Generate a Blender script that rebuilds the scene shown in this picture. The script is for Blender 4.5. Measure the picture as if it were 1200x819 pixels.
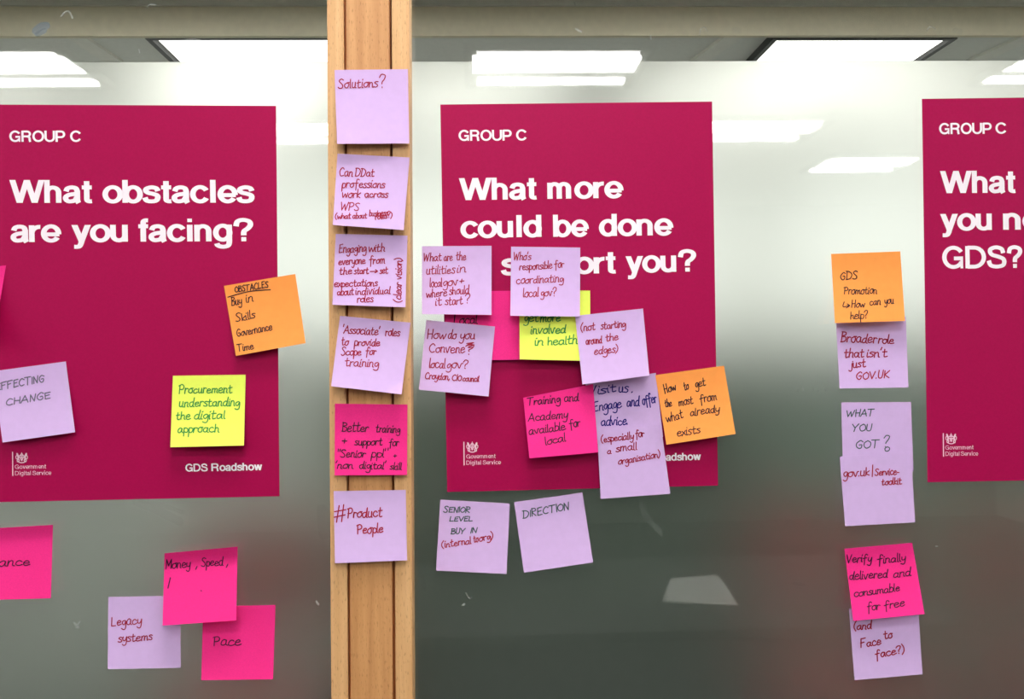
import bpy, bmesh, math, random
from mathutils import Vector, Matrix
random.seed(7)
for _o in list(bpy.data.objects):
    bpy.data.objects.remove(_o)
SC = bpy.context.scene
COL = SC.collection

# ------------------------------------------------------------------ camera
F = 1039.0                     # focal length in pixels of the 1200 px wide frame
CAM = Vector((0.0, -0.93, 1.5))
YAW, ROLL = math.radians(2.3), 0.015
ROT = Matrix.Rotation(-YAW, 3, 'Z') @ Matrix.Rotation(math.pi / 2, 3, 'X') @ Matrix.Rotation(-ROLL, 3, 'Z')
cam_data = bpy.data.cameras.new('camera')
cam_data.sensor_fit = 'HORIZONTAL'
cam_data.sensor_width = 36.0
cam_data.lens = 36.0 * F / 1200.0
cam_data.clip_start = 0.02
cam = bpy.data.objects.new('camera', cam_data)
COL.objects.link(cam)
cam.matrix_world = Matrix.Translation(CAM) @ ROT.to_4x4()
SC.camera = cam

# ------------------------------------------------------------------ world, exposure
world = bpy.data.worlds.new('daylight')
SC.world = world
world.use_nodes = True
WBG = world.node_tree.nodes['Background']
WBG.inputs[0].default_value = (1.0, 0.98, 0.945, 1)
WBG.inputs[1].default_value = SKY = 1.6
SC.view_settings.view_transform = 'Standard'
SC.view_settings.look = 'None'
SC.view_settings.gamma = 1.0
SC.view_settings.use_curve_mapping = False
SC.view_settings.exposure = 0.0
LAMP = 26.5                    # radiance of the front room's fluorescent tubes
LAMP_BACK = 4.6                # radiance of the lamps in the room behind the glass
CEIL = 2.7

def at(px, py, y=0.0):
    """the point of the plane Y = y that the photograph shows at pixel (px, py)"""
    d = ROT @ Vector(((px - 600.0) / F, -(py - 409.5) / F, -1.0))
    return CAM + d * ((y - CAM.y) / d.y)

def at_z(px, py, z):
    d = ROT @ Vector(((px - 600.0) / F, -(py - 409.5) / F, -1.0))
    return CAM + d * ((z - CAM.z) / d.z)

# ------------------------------------------------------------------ materials
def lin(c):
    return tuple(((v / 255) / 12.92 if v / 255 <= 0.04045 else (((v / 255) + 0.055) / 1.055) ** 2.4) for v in c) + (1,)

def mat(name, rgb, rough=0.6, noise=0.0, scale=400.0, spec=0.3, bump=0.0):
    m = bpy.data.materials.new(name)
    m.use_nodes = True
    nt = m.node_tree
    b = nt.nodes['Principled BSDF']
    b.inputs['Roughness'].default_value = rough
    b.inputs['Specular IOR Level'].default_value = spec
    c = lin(rgb)
    if noise:
        tc = nt.nodes.new('ShaderNodeTexCoord')
        n = nt.nodes.new('ShaderNodeTexNoise')
        n.inputs['Scale'].default_value = scale
        n.inputs['Detail'].default_value = 3
        nt.links.new(tc.outputs['Object'], n.inputs['Vector'])
        r = nt.nodes.new('ShaderNodeValToRGB')
        r.color_ramp.elements[0].position = 0.3
        r.color_ramp.elements[1].position = 0.7
        r.color_ramp.elements[0].color = tuple(v * (1 - noise) for v in c[:3]) + (1,)
        r.color_ramp.elements[1].color = tuple(min(1, v * (1 + noise)) for v in c[:3]) + (1,)
        nt.links.new(n.outputs['Fac'], r.inputs['Fac'])
        nt.links.new(r.outputs['Color'], b.inputs['Base Color'])
        if bump:
            bp = nt.nodes.new('ShaderNodeBump')
            bp.inputs['Strength'].default_value = bump
            bp.inputs['Distance'].default_value = 0.001
            nt.links.new(n.outputs['Fac'], bp.inputs['Height'])
            nt.links.new(bp.outputs['Normal'], b.inputs['Normal'])
    else:
        b.inputs['Base Color'].default_value = c
    return m

def emit(name, rgb, s):
    m = bpy.data.materials.new(name)
    m.use_nodes = True
    nt = m.node_tree
    nt.nodes.clear()
    e = nt.nodes.new('ShaderNodeEmission')
    e.inputs[0].default_value = rgb
    e.inputs[1].default_value = s
    o = nt.nodes.new('ShaderNodeOutputMaterial')
    nt.links.new(e.outputs[0], o.inputs[0])
    return m

def wood(name, light, dark, scale=1.0):
    m = bpy.data.materials.new(name)
    m.use_nodes = True
    nt = m.node_tree
    L = nt.links.new
    b = nt.nodes['Principled BSDF']
    b.inputs['Roughness'].default_value = 0.45
    b.inputs['Specular IOR Level'].default_value = 0.35
    tc = nt.nodes.new('ShaderNodeTexCoord')
    mp = nt.nodes.new('ShaderNodeMapping')
    mp.inputs['Scale'].default_value = (90 * scale, 90 * scale, 3.0)
    L(tc.outputs['Object'], mp.inputs['Vector'])
    n = nt.nodes.new('ShaderNodeTexNoise')
    n.inputs['Scale'].default_value = 2.2
    n.inputs['Detail'].default_value = 5
    n.inputs['Distortion'].default_value = 0.6
    L(mp.outputs[0], n.inputs['Vector'])
    r = nt.nodes.new('ShaderNodeValToRGB')
    r.color_ramp.elements[0].position, r.color_ramp.elements[1].position = 0.32, 0.68
    r.color_ramp.elements[0].color, r.color_ramp.elements[1].color = lin(dark), lin(light)
    L(n.outputs['Fac'], r.inputs['Fac'])
    mp2 = nt.nodes.new('ShaderNodeMapping')                   # the short dark flecks of beech
    mp2.inputs['Scale'].default_value = (900, 900, 160)
    L(tc.outputs['Object'], mp2.inputs['Vector'])
    n2 = nt.nodes.new('ShaderNodeTexNoise')
    n2.inputs['Scale'].default_value = 1.0
    n2.inputs['Detail'].default_value = 1
    L(mp2.outputs[0], n2.inputs['Vector'])
    r2 = nt.nodes.new('ShaderNodeValToRGB')
    r2.color_ramp.elements[0].position, r2.color_ramp.elements[1].position = 0.28, 0.40
    r2.color_ramp.elements[0].color, r2.color_ramp.elements[1].color = (0.72, 0.66, 0.6, 1), (1, 1, 1, 1)
    L(n2.outputs['Fac'], r2.inputs['Fac'])
    mx = nt.nodes.new('ShaderNodeMix')
    mx.data_type, mx.blend_type = 'RGBA', 'MULTIPLY'
    mx.inputs[0].default_value = 1.0
    L(r.outputs['Color'], mx.inputs[6])
    L(r2.outputs['Color'], mx.inputs[7])
    L(mx.outputs[2], b.inputs['Base Color'])
    return m

def clear_glass(name, ior=1.6, tint=(0.97, 0.985, 0.975, 1)):
    m = bpy.data.materials.new(name)
    m.use_nodes = True
    nt = m.node_tree
    nt.nodes.clear()
    fr = nt.nodes.new('ShaderNodeFresnel')
    ge = nt.nodes.new('ShaderNodeNewGeometry')                # thin pane: the same reflectance from both sides
    io = nt.nodes.new('ShaderNodeMix')
    io.inputs[2].default_value, io.inputs[3].default_value = ior, 1 / ior
    nt.links.new(ge.outputs['Backfacing'], io.inputs[0])
    nt.links.new(io.outputs[0], fr.inputs['IOR'])
    t = nt.nodes.new('ShaderNodeBsdfTransparent')
    t.inputs[0].default_value = tint
    g = nt.nodes.new('ShaderNodeBsdfGlossy')
    g.inputs['Roughness'].default_value = 0.02
    mx = nt.nodes.new('ShaderNodeMixShader')
    o = nt.nodes.new('ShaderNodeOutputMaterial')
    nt.links.new(fr.outputs[0], mx.inputs[0])
    nt.links.new(t.outputs[0], mx.inputs[1])
    nt.links.new(g.outputs[0], mx.inputs[2])
    nt.links.new(mx.outputs[0], o.inputs[0])
    return m

def frosted_film(name):
    """etched film: scatters what stands behind it, and is itself a little whitish"""
    m = bpy.data.materials.new(name)
    m.use_nodes = True
    nt = m.node_tree
    nt.nodes.clear()
    r = nt.nodes.new('ShaderNodeBsdfRefraction')
    r.inputs['Color'].default_value = (0.92, 0.925, 0.91, 1)
    r.inputs['Roughness'].default_value = FILM_ROUGH
    r.inputs['IOR'].default_value = 1.3
    d = nt.nodes.new('ShaderNodeBsdfDiffuse')
    d.inputs['Color'].default_value = (0.64, 0.70, 0.645, 1)
    mx = nt.nodes.new('ShaderNodeMixShader')
    mx.inputs[0].default_value = FILM_WHITE
    o = nt.nodes.new('ShaderNodeOutputMaterial')
    nt.links.new(r.outputs[0], mx.inputs[1])
    nt.links.new(d.outputs[0], mx.inputs[2])
    nt.links.new(mx.outputs[0], o.inputs[0])
    return m
FILM_ROUGH, FILM_WHITE = 0.42, 0.06

def haze_mark(name, rgb, a):
    m = bpy.data.materials.new(name)
    m.use_nodes = True
    nt = m.node_tree
    nt.nodes.clear()
    t = nt.nodes.new('ShaderNodeBsdfTransparent')
    d = nt.nodes.new('ShaderNodeBsdfDiffuse')
    d.inputs[0].default_value = lin(rgb)
    mx = nt.nodes.new('ShaderNodeMixShader')
    mx.inputs[0].default_value = a
    o = nt.nodes.new('ShaderNodeOutputMaterial')
    nt.links.new(t.outputs[0], mx.inputs[1])
    nt.links.new(d.outputs[0], mx.inputs[2])
    nt.links.new(mx.outputs[0], o.inputs[0])
    return m

M = {
    'poster': mat('magenta_print', (168, 2, 75), 0.55, 0.05, 500, 0.15),
    'white': mat('white_print', (250, 240, 248), 0.6),
    'crest': mat('pale_pink_print', (250, 205, 225), 0.6),
    'lilac': mat('lilac_paper', (211, 179, 229), 0.8, 0.02, 150, 0.1),
    'pink': mat('hot_pink_paper', (246, 50, 140), 0.8, 0.05, 900, 0.1),
    'orange': mat('orange_paper', (250, 158, 80), 0.8, 0.02, 150, 0.1),
    'yellow': mat('yellow_paper', (236, 250, 104), 0.8, 0.02, 150, 0.1),
    'red_ink': mat('red_ink', (160, 20, 58), 0.6),
    'crimson_ink': mat('crimson_ink', (165, 15, 50), 0.6),
    'black_ink': mat('black_ink', (42, 14, 30), 0.6),
    'plum_ink': mat('plum_ink', (62, 6, 46), 0.6),
    'green_ink': mat('green_ink', (44, 145, 66), 0.6),
    'blue_ink': mat('blue_ink', (32, 12, 128), 0.6),
    'grey_ink': mat('grey_ink', (104, 100, 122), 0.6),
    'teal_ink': mat('teal_ink', (56, 82, 84), 0.6),
    'wood_side': wood('beech', (230, 183, 130), (218, 168, 115)),
    'wood_mid': wood('beech_heart', (214, 159, 106), (197, 140, 88), 0.8),
    'groove': mat('dark_stained_wood', (168, 96, 46), 0.7),
    'glass': clear_glass('clear_glass'),
    'far_glass': clear_glass('window_glass', 1.3),
    'film': frosted_film('frosted_film'),
    'smear_or_glint': haze_mark('pale_smear_or_glint', (235, 240, 238), 0.22),
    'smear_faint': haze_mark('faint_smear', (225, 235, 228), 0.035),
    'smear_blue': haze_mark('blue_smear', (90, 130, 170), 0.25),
    'ceiling': mat('ceiling_tile', (190, 190, 186), 0.9, 0.04, 60),
    'ceiling_back': mat('grey_ceiling_tile', (236, 236, 230), 0.9, 0.04, 60),
    'wall': mat('painted_wall', (196, 194, 184), 0.9),
    'dark_wall': mat('dark_green_wall', (76, 88, 79), 0.9),
    'carpet': mat('grey_carpet', (42, 47, 44), 0.95, 0.15, 250),
    'beam': mat('beige_beam', (246, 236, 212), 0.8, 0.04, 40),
    'beam_dark': mat('grey_duct', (240, 238, 230), 0.8, 0.04, 40),
    'frame': mat('white_metal', (215, 215, 210), 0.4),
    'tube': emit('fluorescent_tube', (1.0, 0.985, 0.95, 1), LAMP),
    'tube_back': emit('fluorescent_tube_back', (1.0, 0.98, 0.92, 1), LAMP_BACK),
    'tube_added': emit('added_tube_near', (1.0, 0.98, 0.93, 1), 56.0),  # for the added lamps that brighten bulkhead and rear ceiling
    'far_wall': mat('grey_painted_wall', (92, 94, 90), 0.9),
    'tray': mat('lamp_tray', (48, 48, 48), 0.6),
    'table': mat('dark_table_top', (70, 74, 70), 0.5),
    'pale_table': mat('pale_grey_laminate', (164, 168, 164), 0.6),
    'mid_table': mat('grey_green_laminate', (98, 118, 108), 0.6),
    'paper': mat('white_paper', (245, 245, 240), 0.8),
    'red_fabric': mat('red_upholstery', (116, 46, 50), 0.9, 0.1, 300),
    'green_fabric': mat('green_upholstery', (96, 140, 40), 0.9, 0.1, 300),
    'steel': mat('grey_steel', (110, 112, 112), 0.4),
}

# ------------------------------------------------------------------ helpers
def link(name, bm, material, parent=None, smooth=False):
    me = bpy.data.meshes.new(name)
    bm.normal_update()
    bm.to_mesh(me)
    bm.free()
    me.materials.append(M[material])
    if smooth:
        for p in me.polygons:
            p.use_smooth = True
    o = bpy.data.objects.new(name, me)
    COL.objects.link(o)
    if parent is not None:
        o.parent = parent
        o.matrix_parent_inverse = parent_inv(parent)
    return o

def parent_inv(p):
    return p.matrix_basis.inverted()          # parents are top-level objects

def thing(name, label, cat, loc, group=None):
    o = bpy.data.objects.new(name, None)
    o.empty_display_size = 0.05
    COL.objects.link(o)
    o.location = loc
    return tag(o, label, cat, group)

def tag(o, label, cat, group=None):
    o['label'], o['category'] = label, cat
    if group:
        o['group'] = group
    return o

def struct(o, label=None):
    o['kind'] = 'structure'
    if label:
        o['label'] = label
    return o

def bx(bm, x0, x1, y0, y1, z0, z1, bevel=0.0):
    r = bmesh.ops.create_cube(bm, size=1.0)
    for v in r['verts']:
        v.co = Vector(((x0 + x1) / 2 + v.co.x * (x1 - x0), (y0 + y1) / 2 + v.co.y * (y1 - y0), (z0 + z1) / 2 + v.co.z * (z1 - z0)))
    if bevel:
        es = list({e for v in r['verts'] for e in v.link_edges})
        bmesh.ops.bevel(bm, geom=es, offset=bevel, segments=2, affect='EDGES', profile=0.5)
    return bm

def box(name, material, dims, parent=None, bevel=0.0):
    return link(name, bx(bmesh.new(), *dims, bevel=bevel), material, parent)

def hexa(bm, front, back):
    """a block between two quads of four points each, same winding"""
    a = [bm.verts.new(p) for p in front]
    b = [bm.verts.new(p) for p in back]
    bm.faces.new(a)
    bm.faces.new(b[::-1])
    for i in range(4):
        j = (i + 1) % 4
        bm.faces.new((a[j], a[i], b[i], b[j]))
    bmesh.ops.recalc_face_normals(bm, faces=bm.faces[:])
    return bm

def tube(bm, p0, p1, r, n=10):
    p0, p1 = Vector(p0), Vector(p1)
    d = p1 - p0
    q = d.to_track_quat('Z', 'Y').to_matrix().to_4x4()
    bmesh.ops.create_cone(bm, cap_ends=True, segments=n, radius1=r, radius2=r, depth=d.length,
                          matrix=Matrix.Translation((p0 + p1) / 2) @ q)
    return bm

# ------------------------------------------------------------------ the two rooms
XL, XR, YF, YB = -4.5, 4.5, -6.6, 3.9        # front room: YF..0, room behind the glass: 0..YB
struct(box('floor', 'carpet', (XL, XR, YF, YB, -0.1, 0.0)))
struct(box('ceiling', 'ceiling', (XL, XR, YF, 0.05, CEIL, CEIL + 0.1)))
struct(box('ceiling_rear', 'ceiling_back', (XL, XR, 0.05, YB, CEIL, CEIL + 0.1)))
struct(box('wall_left', 'wall', (XL - 0.1, XL, YF, YB, 0, CEIL)))
struct(box('wall_right', 'wall', (XR, XR + 0.1, YF, YB, 0, CEIL)))
struct(box('wall_front', 'far_wall', (XL, XR, YF - 0.1, YF, 0, CEIL)))

# window wall of the room behind: dark below the sill, glazed above it
SILL = 1.50
wb = bmesh.new()
bx(wb, XL, XR, YB, YB + 0.12, 0, SILL)
struct(link('wall_back', wb, 'dark_wall'))
struct(box('trim_1', 'wall', (XL, XR, YB, YB + 0.12, 2.62, CEIL)))
edges = [XL, -2.6, at(690, 409, YB).x, at(890, 409, YB).x, XR]
for i, (xa, xb) in enumerate(zip(edges[:-1], edges[1:])):
    fr = bmesh.new()
    w = 0.09
    bx(fr, xa, xa + w, YB + 0.02, YB + 0.09, SILL, 2.62)
    bx(fr, xb - w, xb, YB + 0.02, YB + 0.09, SILL, 2.62)
    bx(fr, xa + w, xb - w, YB + 0.02, YB + 0.09, SILL, SILL + 0.05)
    bx(fr, xa + w, xb - w, YB + 0.02, YB + 0.09, 2.57, 2.62)
    xm = (xa + xb) / 2
    bx(fr, xm - 0.02, xm + 0.02, YB + 0.03, YB + 0.08, SILL + 0.05, 2.57)
    f = struct(link('window_%d' % (i + 3), fr, 'frame'))
    box('pane', 'far_glass', (xa + w, xb - w, YB + 0.05, YB + 0.056, SILL + 0.05, 2.57), f)

# bulkhead crossing the ceiling behind the glass
yb_ = 2.05
zb = at(600, 42, yb_).z
zt = at(600, 8, yb_).z
struct(box('trim_2', 'beam', (XL, XR, yb_, yb_ + 0.02, zb, zt)), 'beige bulkhead crossing the ceiling behind the glass')
struct(box('trim_3', 'beam_dark', (XL, XR, yb_ - 0.012, yb_ + 0.02, zt, CEIL)))
n = 4
for (a, b) in (((135, 71), (100, 48)), ((817, 71), (846, 50)), ((1140, 71), (1190, 48))):
    p, q = at_z(*a, CEIL), at_z(*b, CEIL)
    d = (q - p).normalized()
    p, q = p - d * 0.0, q + d * 0.25
    s = Vector((d.y, -d.x, 0)) * 0.035
    u = Vector((0, 0, -0.012))
    struct(link('trim_%d' % n, hexa(bmesh.new(), [p - s + u, p + s + u, q + s + u, q - s + u], [p - s, p + s, q + s, q - s]), 'beam_dark'))
    n += 1

# ------------------------------------------------------------------ the glazed partition
GT = 0.008
pxl = at(434, 409, 0)
film_l, film_r = at(0, 72.6, GT), at(1200, 70.6, GT)
def film_z(x):
    return film_l.z + (film_r.z - film_l.z) * (x - film_l.x) / (film_r.x - film_l.x)
XM = pxl.x
def pane(name, xa, xb, label):
    g = struct(box(name, 'glass', (xa, xb, 0.0, GT, 0.0, CEIL)), label)
    a, b = GT + 0.0005, GT + 0.002
    za, zb_ = film_z(xa), film_z(xb)
    link('frosted_film', hexa(bmesh.new(), [(xa, a, 0), (xb, a, 0), (xb, a, zb_), (xa, a, za)],
                              [(xa, b, 0), (xb, b, 0), (xb, b, zb_), (xa, b, za)]), 'film', g)
    return g
win_l = pane('window_1', XL, XM - 0.001, 'glass pane with frosted film left of the wooden post')
win_r = pane('window_2', XM + 0.001, XR, 'glass pane with frosted film right of the wooden post')

def ribbon(bm, pts, w, place):
    """a pen stroke along pts, parted where it turns sharply"""
    P = [Vector((p[0], p[1])) for p in pts]
    P = [p for i, p in enumerate(P) if i == 0 or (p - P[i - 1]).length > 0.05]
    a = 0
    for i in range(1, len(P) - 1):
        if (P[i] - P[i - 1]).normalized().dot((P[i + 1] - P[i]).normalized()) < 0.3:
            strip(bm, P[a:i + 1], w, place)
            a = i
    strip(bm, P[a:], w, place)

def strip(bm, pts, w, place):
    """a flat ribbon of width w along pts; pts and w in pixels, place(px, py) gives the 3-D point"""
    P = [Vector((p[0], p[1])) for p in pts]
    P = [p for i, p in enumerate(P) if i == 0 or (p - P[i - 1]).length > 0.05]
    if len(P) == 1:
        P.append(P[0] + Vector((0.5, 0.1)))
    n = len(P)
    d0, d1 = (P[1] - P[0]).normalized(), (P[-1] - P[-2]).normalized()
    rows = []
    for k in (1.0, 0.6):
        c = P[0] - d0 * w * 0.5 * k
        s = Vector((-d0.y, d0.x)) * w * 0.5 * math.sqrt(1 - (k * 0.92) ** 2)
        rows.append((c + s, c - s))
    for i, p in enumerate(P):
        d = (P[min(i + 1, n - 1)] - P[max(i - 1, 0)])
        if d.length < 1e-6:
            d = d0
        d.normalize()
        s = Vector((-d.y, d.x)) * w * 0.5
        rows.append((p + s, p - s))
    for k in (0.6, 1.0):
        c = P[-1] + d1 * w * 0.5 * k
        s = Vector((-d1.y, d1.x)) * w * 0.5 * math.sqrt(1 - (k * 0.92) ** 2)
        rows.append((c + s, c - s))
    V = [(bm.verts.new(place(a.x, a.y)), bm.verts.new(place(b.x, b.y))) for a, b in rows]
    for (a, b), (c, d) in zip(V[:-1], V[1:]):
        bm.faces.new((a, b, d, c))

def smooth(pts, k=5):
    """Catmull-Rom through pts"""
    if len(pts) < 3:
        return pts
    P = [pts[0]] + list(pts) + [pts[-1]]
    out = []
    for i in range(1, len(P) - 2):
        a, b, c, d = P[i - 1], P[i], P[i + 1], P[i + 2]
        for j in range(k):
            t = j / k
            out.append(tuple(0.5 * (2 * b[q] + (c[q] - a[q]) * t + (2 * a[q] - 5 * b[q] + 4 * c[q] - d[q]) * t * t
                                    + (3 * b[q] - a[q] - 3 * c[q] + d[q]) * t ** 3) for q in (0, 1)))
    out.append(tuple(pts[-1]))
    return out

SMEARS_AND_GLINTS = [  # (material, width, points)
    ('smear_or_glint', 2.0, [(72, 19), (76, 14), (81, 14), (85, 21)]), ('smear_or_glint', 1.2, [(172, 10), (176, 5), (183, 6)]),
    ('smear_or_glint', 1.0, [(218, 46), (229, 46), (236, 48), (238, 53)]), ('smear_or_glint', 1.5, [(163, 58), (164, 62)]),
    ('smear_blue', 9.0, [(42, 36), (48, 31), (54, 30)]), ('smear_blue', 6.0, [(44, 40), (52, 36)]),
    ('smear_or_glint', 2.5, [(675, 34), (681, 37)]), ('smear_or_glint', 1.2, [(673, 3), (674, 6)]), ('smear_or_glint', 1.0, [(762, 41), (763, 46)]),
    ('smear_or_glint', 1.0, [(820, 41), (821, 34), (826, 32), (829, 37)]), ('smear_faint', 7.0, [(861, 35), (866, 36)]),
    ('smear_or_glint', 1.0, [(1086, 36), (1090, 31), (1096, 34)]), ('smear_faint', 7.0, [(1120, 36), (1125, 37)]),
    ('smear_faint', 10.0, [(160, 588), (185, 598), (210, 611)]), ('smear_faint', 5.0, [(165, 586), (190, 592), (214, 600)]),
    ('smear_or_glint', 2.4, [(87, 730), (92, 735)]), ('smear_or_glint', 1.6, [(94, 728), (89, 736)]), ('smear_or_glint', 3.0, [(371, 705), (373, 708)]),
    ('smear_or_glint', 1.2, [(546, 695), (550, 701), (552, 700)]), ('smear_or_glint', 2.2, [(542, 709), (544, 708)]),
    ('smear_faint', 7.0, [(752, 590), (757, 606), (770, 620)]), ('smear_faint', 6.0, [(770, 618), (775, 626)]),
    ('smear_faint', 14.0, [(378, 598), (380, 625)]), ('smear_or_glint', 1.0, [(1096, 640), (1099, 640)]),
    ('smear_or_glint', 0.8, [(935, 456), (935, 459)]), ('smear_or_glint', 1.0, [(941, 454), (941, 458)]), ('smear_or_glint', 0.8, [(953, 454), (953, 457)]),  # upright ticks, this line and the next: a reflection painted as pale marks
    ('smear_or_glint', 0.8, [(959, 454), (959, 458)]), ('smear_or_glint', 0.8, [(967, 455), (967, 458)]),
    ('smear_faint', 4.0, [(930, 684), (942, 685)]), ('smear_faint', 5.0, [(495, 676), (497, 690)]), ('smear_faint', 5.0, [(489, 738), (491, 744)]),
]
for mname, w, pts in SMEARS_AND_GLINTS:
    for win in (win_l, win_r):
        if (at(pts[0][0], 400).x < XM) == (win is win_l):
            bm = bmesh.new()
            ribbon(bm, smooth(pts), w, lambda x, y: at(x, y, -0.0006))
            link('smear_or_glint', bm, mname, win)

# ------------------------------------------------------------------ beech post between the panes
PD = 0.040                                    # how far it stands out from the glass
def plumb(xt, xb, y):
    """two points, floor and ceiling, of the line through pixel (xt, 0) and (xb, 819)"""
    a, b = at(xt, 0, y), at(xb, 819, y)
    s = (a.x - b.x) / (a.z - b.z)
    return Vector((b.x + s * (0.0 - b.z), y, 0.0)), Vector((b.x + s * (CEIL - b.z), y, CEIL))
post = thing('wooden_post', 'pale beech post with two dark grooves between the two glass panes', 'post', plumb(434, 436, -PD)[0])
def board(name, material, l, r, y0, y1):
    a0, a1 = plumb(*l, y0)
    b0, b1 = plumb(*r, y0)
    k = Vector((0, y1 - y0, 0))
    bm = hexa(bmesh.new(), [a0, b0, b1, a1], [a0 + k, b0 + k, b1 + k, a1 + k])
    bmesh.ops.bevel(bm, geom=[e for e in bm.edges if abs((e.verts[0].co - e.verts[1].co).z) > 1], offset=0.0012, segments=2, affect='EDGES')
    return link(name, bm, material, post)
bpy.context.view_layer.update()
board('side_board', 'wood_side', (383, 388), (402.3, 407.8), -PD, -0.0015)
board('centre_board', 'wood_mid', (405.3, 410.9), (456.0, 460.2), -PD, -PD + 0.012)
board('side_board', 'wood_side', (458.8, 463.6), (479.2, 483.4), -PD, -0.0015)
board('core', 'groove', (402.0, 408.3), (457.5, 463.6), -PD + 0.0085, -0.0015)

# ------------------------------------------------------------------ lamps
def lamp(x, y, label, group, tube_mat, w=0.76, d=0.52, name='ceiling_light', strips=((0.2, 0.045, 0.02), (0.045, 0.175, 0), (-0.19, 0.06, 0.02))):
    t = thing(name, label, 'ceiling light', (x, y, CEIL), group)
    bpy.context.view_layer.update()
    bm = bmesh.new()
    e = 0.02
    for (a, b, c, dd) in ((-w/2, w/2, -d/2, -d/2 + e), (-w/2, w/2, d/2 - e, d/2), (-w/2, -w/2 + e, -d/2 + e, d/2 - e), (w/2 - e, w/2, -d/2 + e, d/2 - e)):
        bx(bm, x + a, x + b, y + c, y + dd, CEIL - 0.03, CEIL)
    link('frame', bm, 'tray', t)
    link('tray', bx(bmesh.new(), x - w/2 + e, x + w/2 - e, y - d/2 + e, y + d/2 - e, CEIL - 0.006, CEIL), 'tray', t)
    for (c, h, s) in strips:
        bm = bmesh.new()
        bx(bm, x - w/2 + 0.035 + s, x + w/2 - 0.035 - s, y + c - h/2, y + c + h/2, CEIL - 0.024, CEIL - 0.008, 0.004)
        link('tube', bm, tube_mat, t)
    return t
bpy.context.view_layer.update()
def mirror_spot(px, py):
    p = at_z(px, py, CEIL)
    return p.x, -p.y
x0, y0 = mirror_spot(650, 74)
x1, y1 = mirror_spot(880, 149)
x2, y2 = mirror_spot(1012, 189)
DX = 2.3
ROWS = [(y0 + 2.25, x0 - 0.35), (y0 + 1.12, x0 - 0.35), (y0, x0), (y1, x1), (y2, x2)]
SEEN = {
    (2, 0): 'ceiling light mirrored in the glass just above the middle poster',
    (2, -1): 'ceiling light mirrored in the glass at the top left corner',
    (2, 1): 'ceiling light mirrored in the glass at the right edge above the right poster',
    (3, 0): 'ceiling light mirrored in the frosted glass, touching the right edge of the middle poster',
    (3, -1): 'ceiling light mirrored in the frosted glass between the left poster and the post',
    (4, 0): 'lowest ceiling light mirrored in the frosted glass, left of the right poster',
}
for r, (y, x) in enumerate(ROWS):
    for k in range(-2, 3):
        xx = x + k * DX
        if abs(xx) < 4.1:
            lamp(xx, y, SEEN.get((r, k), 'recessed fluorescent ceiling light of the front room, outside the photo'), 'ceiling lights of the front room', 'tube', 0.66 if r == 4 else 0.76)
for (px, lb) in ((305, 'bright ceiling light behind the clear glass, left of the wooden post'), (982, 'bright ceiling light behind the clear glass strip, upper right')):
    p = at_z(px, 63, CEIL)
    lamp(p.x, p.y, lb, 'ceiling lights behind the glass', 'tube_back', 0.72, 0.52, strips=((0, 0.44, 0),))
for k in range(-3, 4):  # unseen row of lamps, added to brighten the upper film from behind
    lamp(k * 1.15, 3.15, 'added ceiling light, unseen behind the frosted film by the far windows', 'added unseen lights by the far windows', 'tube_back', 0.9, 0.52, strips=((0, 0.44, 0),))
for k in (-2.7, -0.9, 0.9, 2.7):  # unseen lamps added above the view to light the bulkhead and rear ceiling
    lamp(k, 0.75, 'added unseen ceiling light close behind the glass', 'added unseen lights close behind the glass', 'tube_added', 0.66, 0.52)

# ------------------------------------------------------------------ furniture mirrored in, or blurred behind, the glass
def table(x, y, w, d, h, label, top='table'):
    t = thing('table', label, 'table', (x, y, 0))
    bpy.context.view_layer.update()
    link('tabletop', bx(bmesh.new(), x - w/2, x + w/2, y - d/2, y + d/2, h - 0.028, h, 0.004), top, t)
    for sx in (-1, 1):
        for sy in (-1, 1):
            link('leg', tube(bmesh.new(), (x + sx * (w/2 - 0.06), y + sy * (d/2 - 0.06), 0), (x + sx * (w/2 - 0.06), y + sy * (d/2 - 0.06), h - 0.03), 0.02), 'steel', t)
    return t
v = at_z(822, 690, 0.75)
table(v.x - 0.2, -v.y, 1.6, 0.8, 0.75, 'dark table mirrored in the lower glass pane right of the post')
sh = bmesh.new()
c4 = [at_z(776, 706, 0.752), at_z(866, 710, 0.752), at_z(842, 674, 0.752), at_z(786, 680, 0.752)]
hexa(sh, [(p.x, -p.y, 0.7545) for p in c4], [(p.x, -p.y, 0.7508) for p in c4])
tag(link('paper_pad', sh, 'paper'), 'white paper pad on the dark table, mirrored faintly in the glass', 'paper')

def chair(x, y, fab, label):
    t = thing('chair', label, 'chair', (x, y, 0))
    bpy.context.view_layer.update()
    link('seat', bx(bmesh.new(), x - 0.23, x + 0.23, y - 0.23, y + 0.23, 0.42, 0.48, 0.02), fab, t)
    link('backrest', bx(bmesh.new(), x - 0.22, x + 0.22, y + 0.2, y + 0.24, 0.62, 0.98, 0.018), fab, t)
    for sx in (-1, 1):
        link('leg', tube(bmesh.new(), (x + sx * 0.2, y - 0.2, 0), (x + sx * 0.2, y - 0.2, 0.43), 0.012), 'steel', t)
        link('leg', tube(bmesh.new(), (x + sx * 0.2, y + 0.22, 0), (x + sx * 0.2, y + 0.22, 0.9), 0.012), 'steel', t)
    return t
for px, yy, lb in (
        (300, 1.9, 'red chair blurred behind the frosted glass just left of the post'),
        (965, 1.9, 'red chair blurred behind the glass beside the right column of notes'),
        (1190, 1.9, 'red chair blurred behind the glass below the right poster')):
    p = at(px, 640, yy)
    chair(p.x, yy - 0.2, 'red_fabric', lb)
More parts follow.
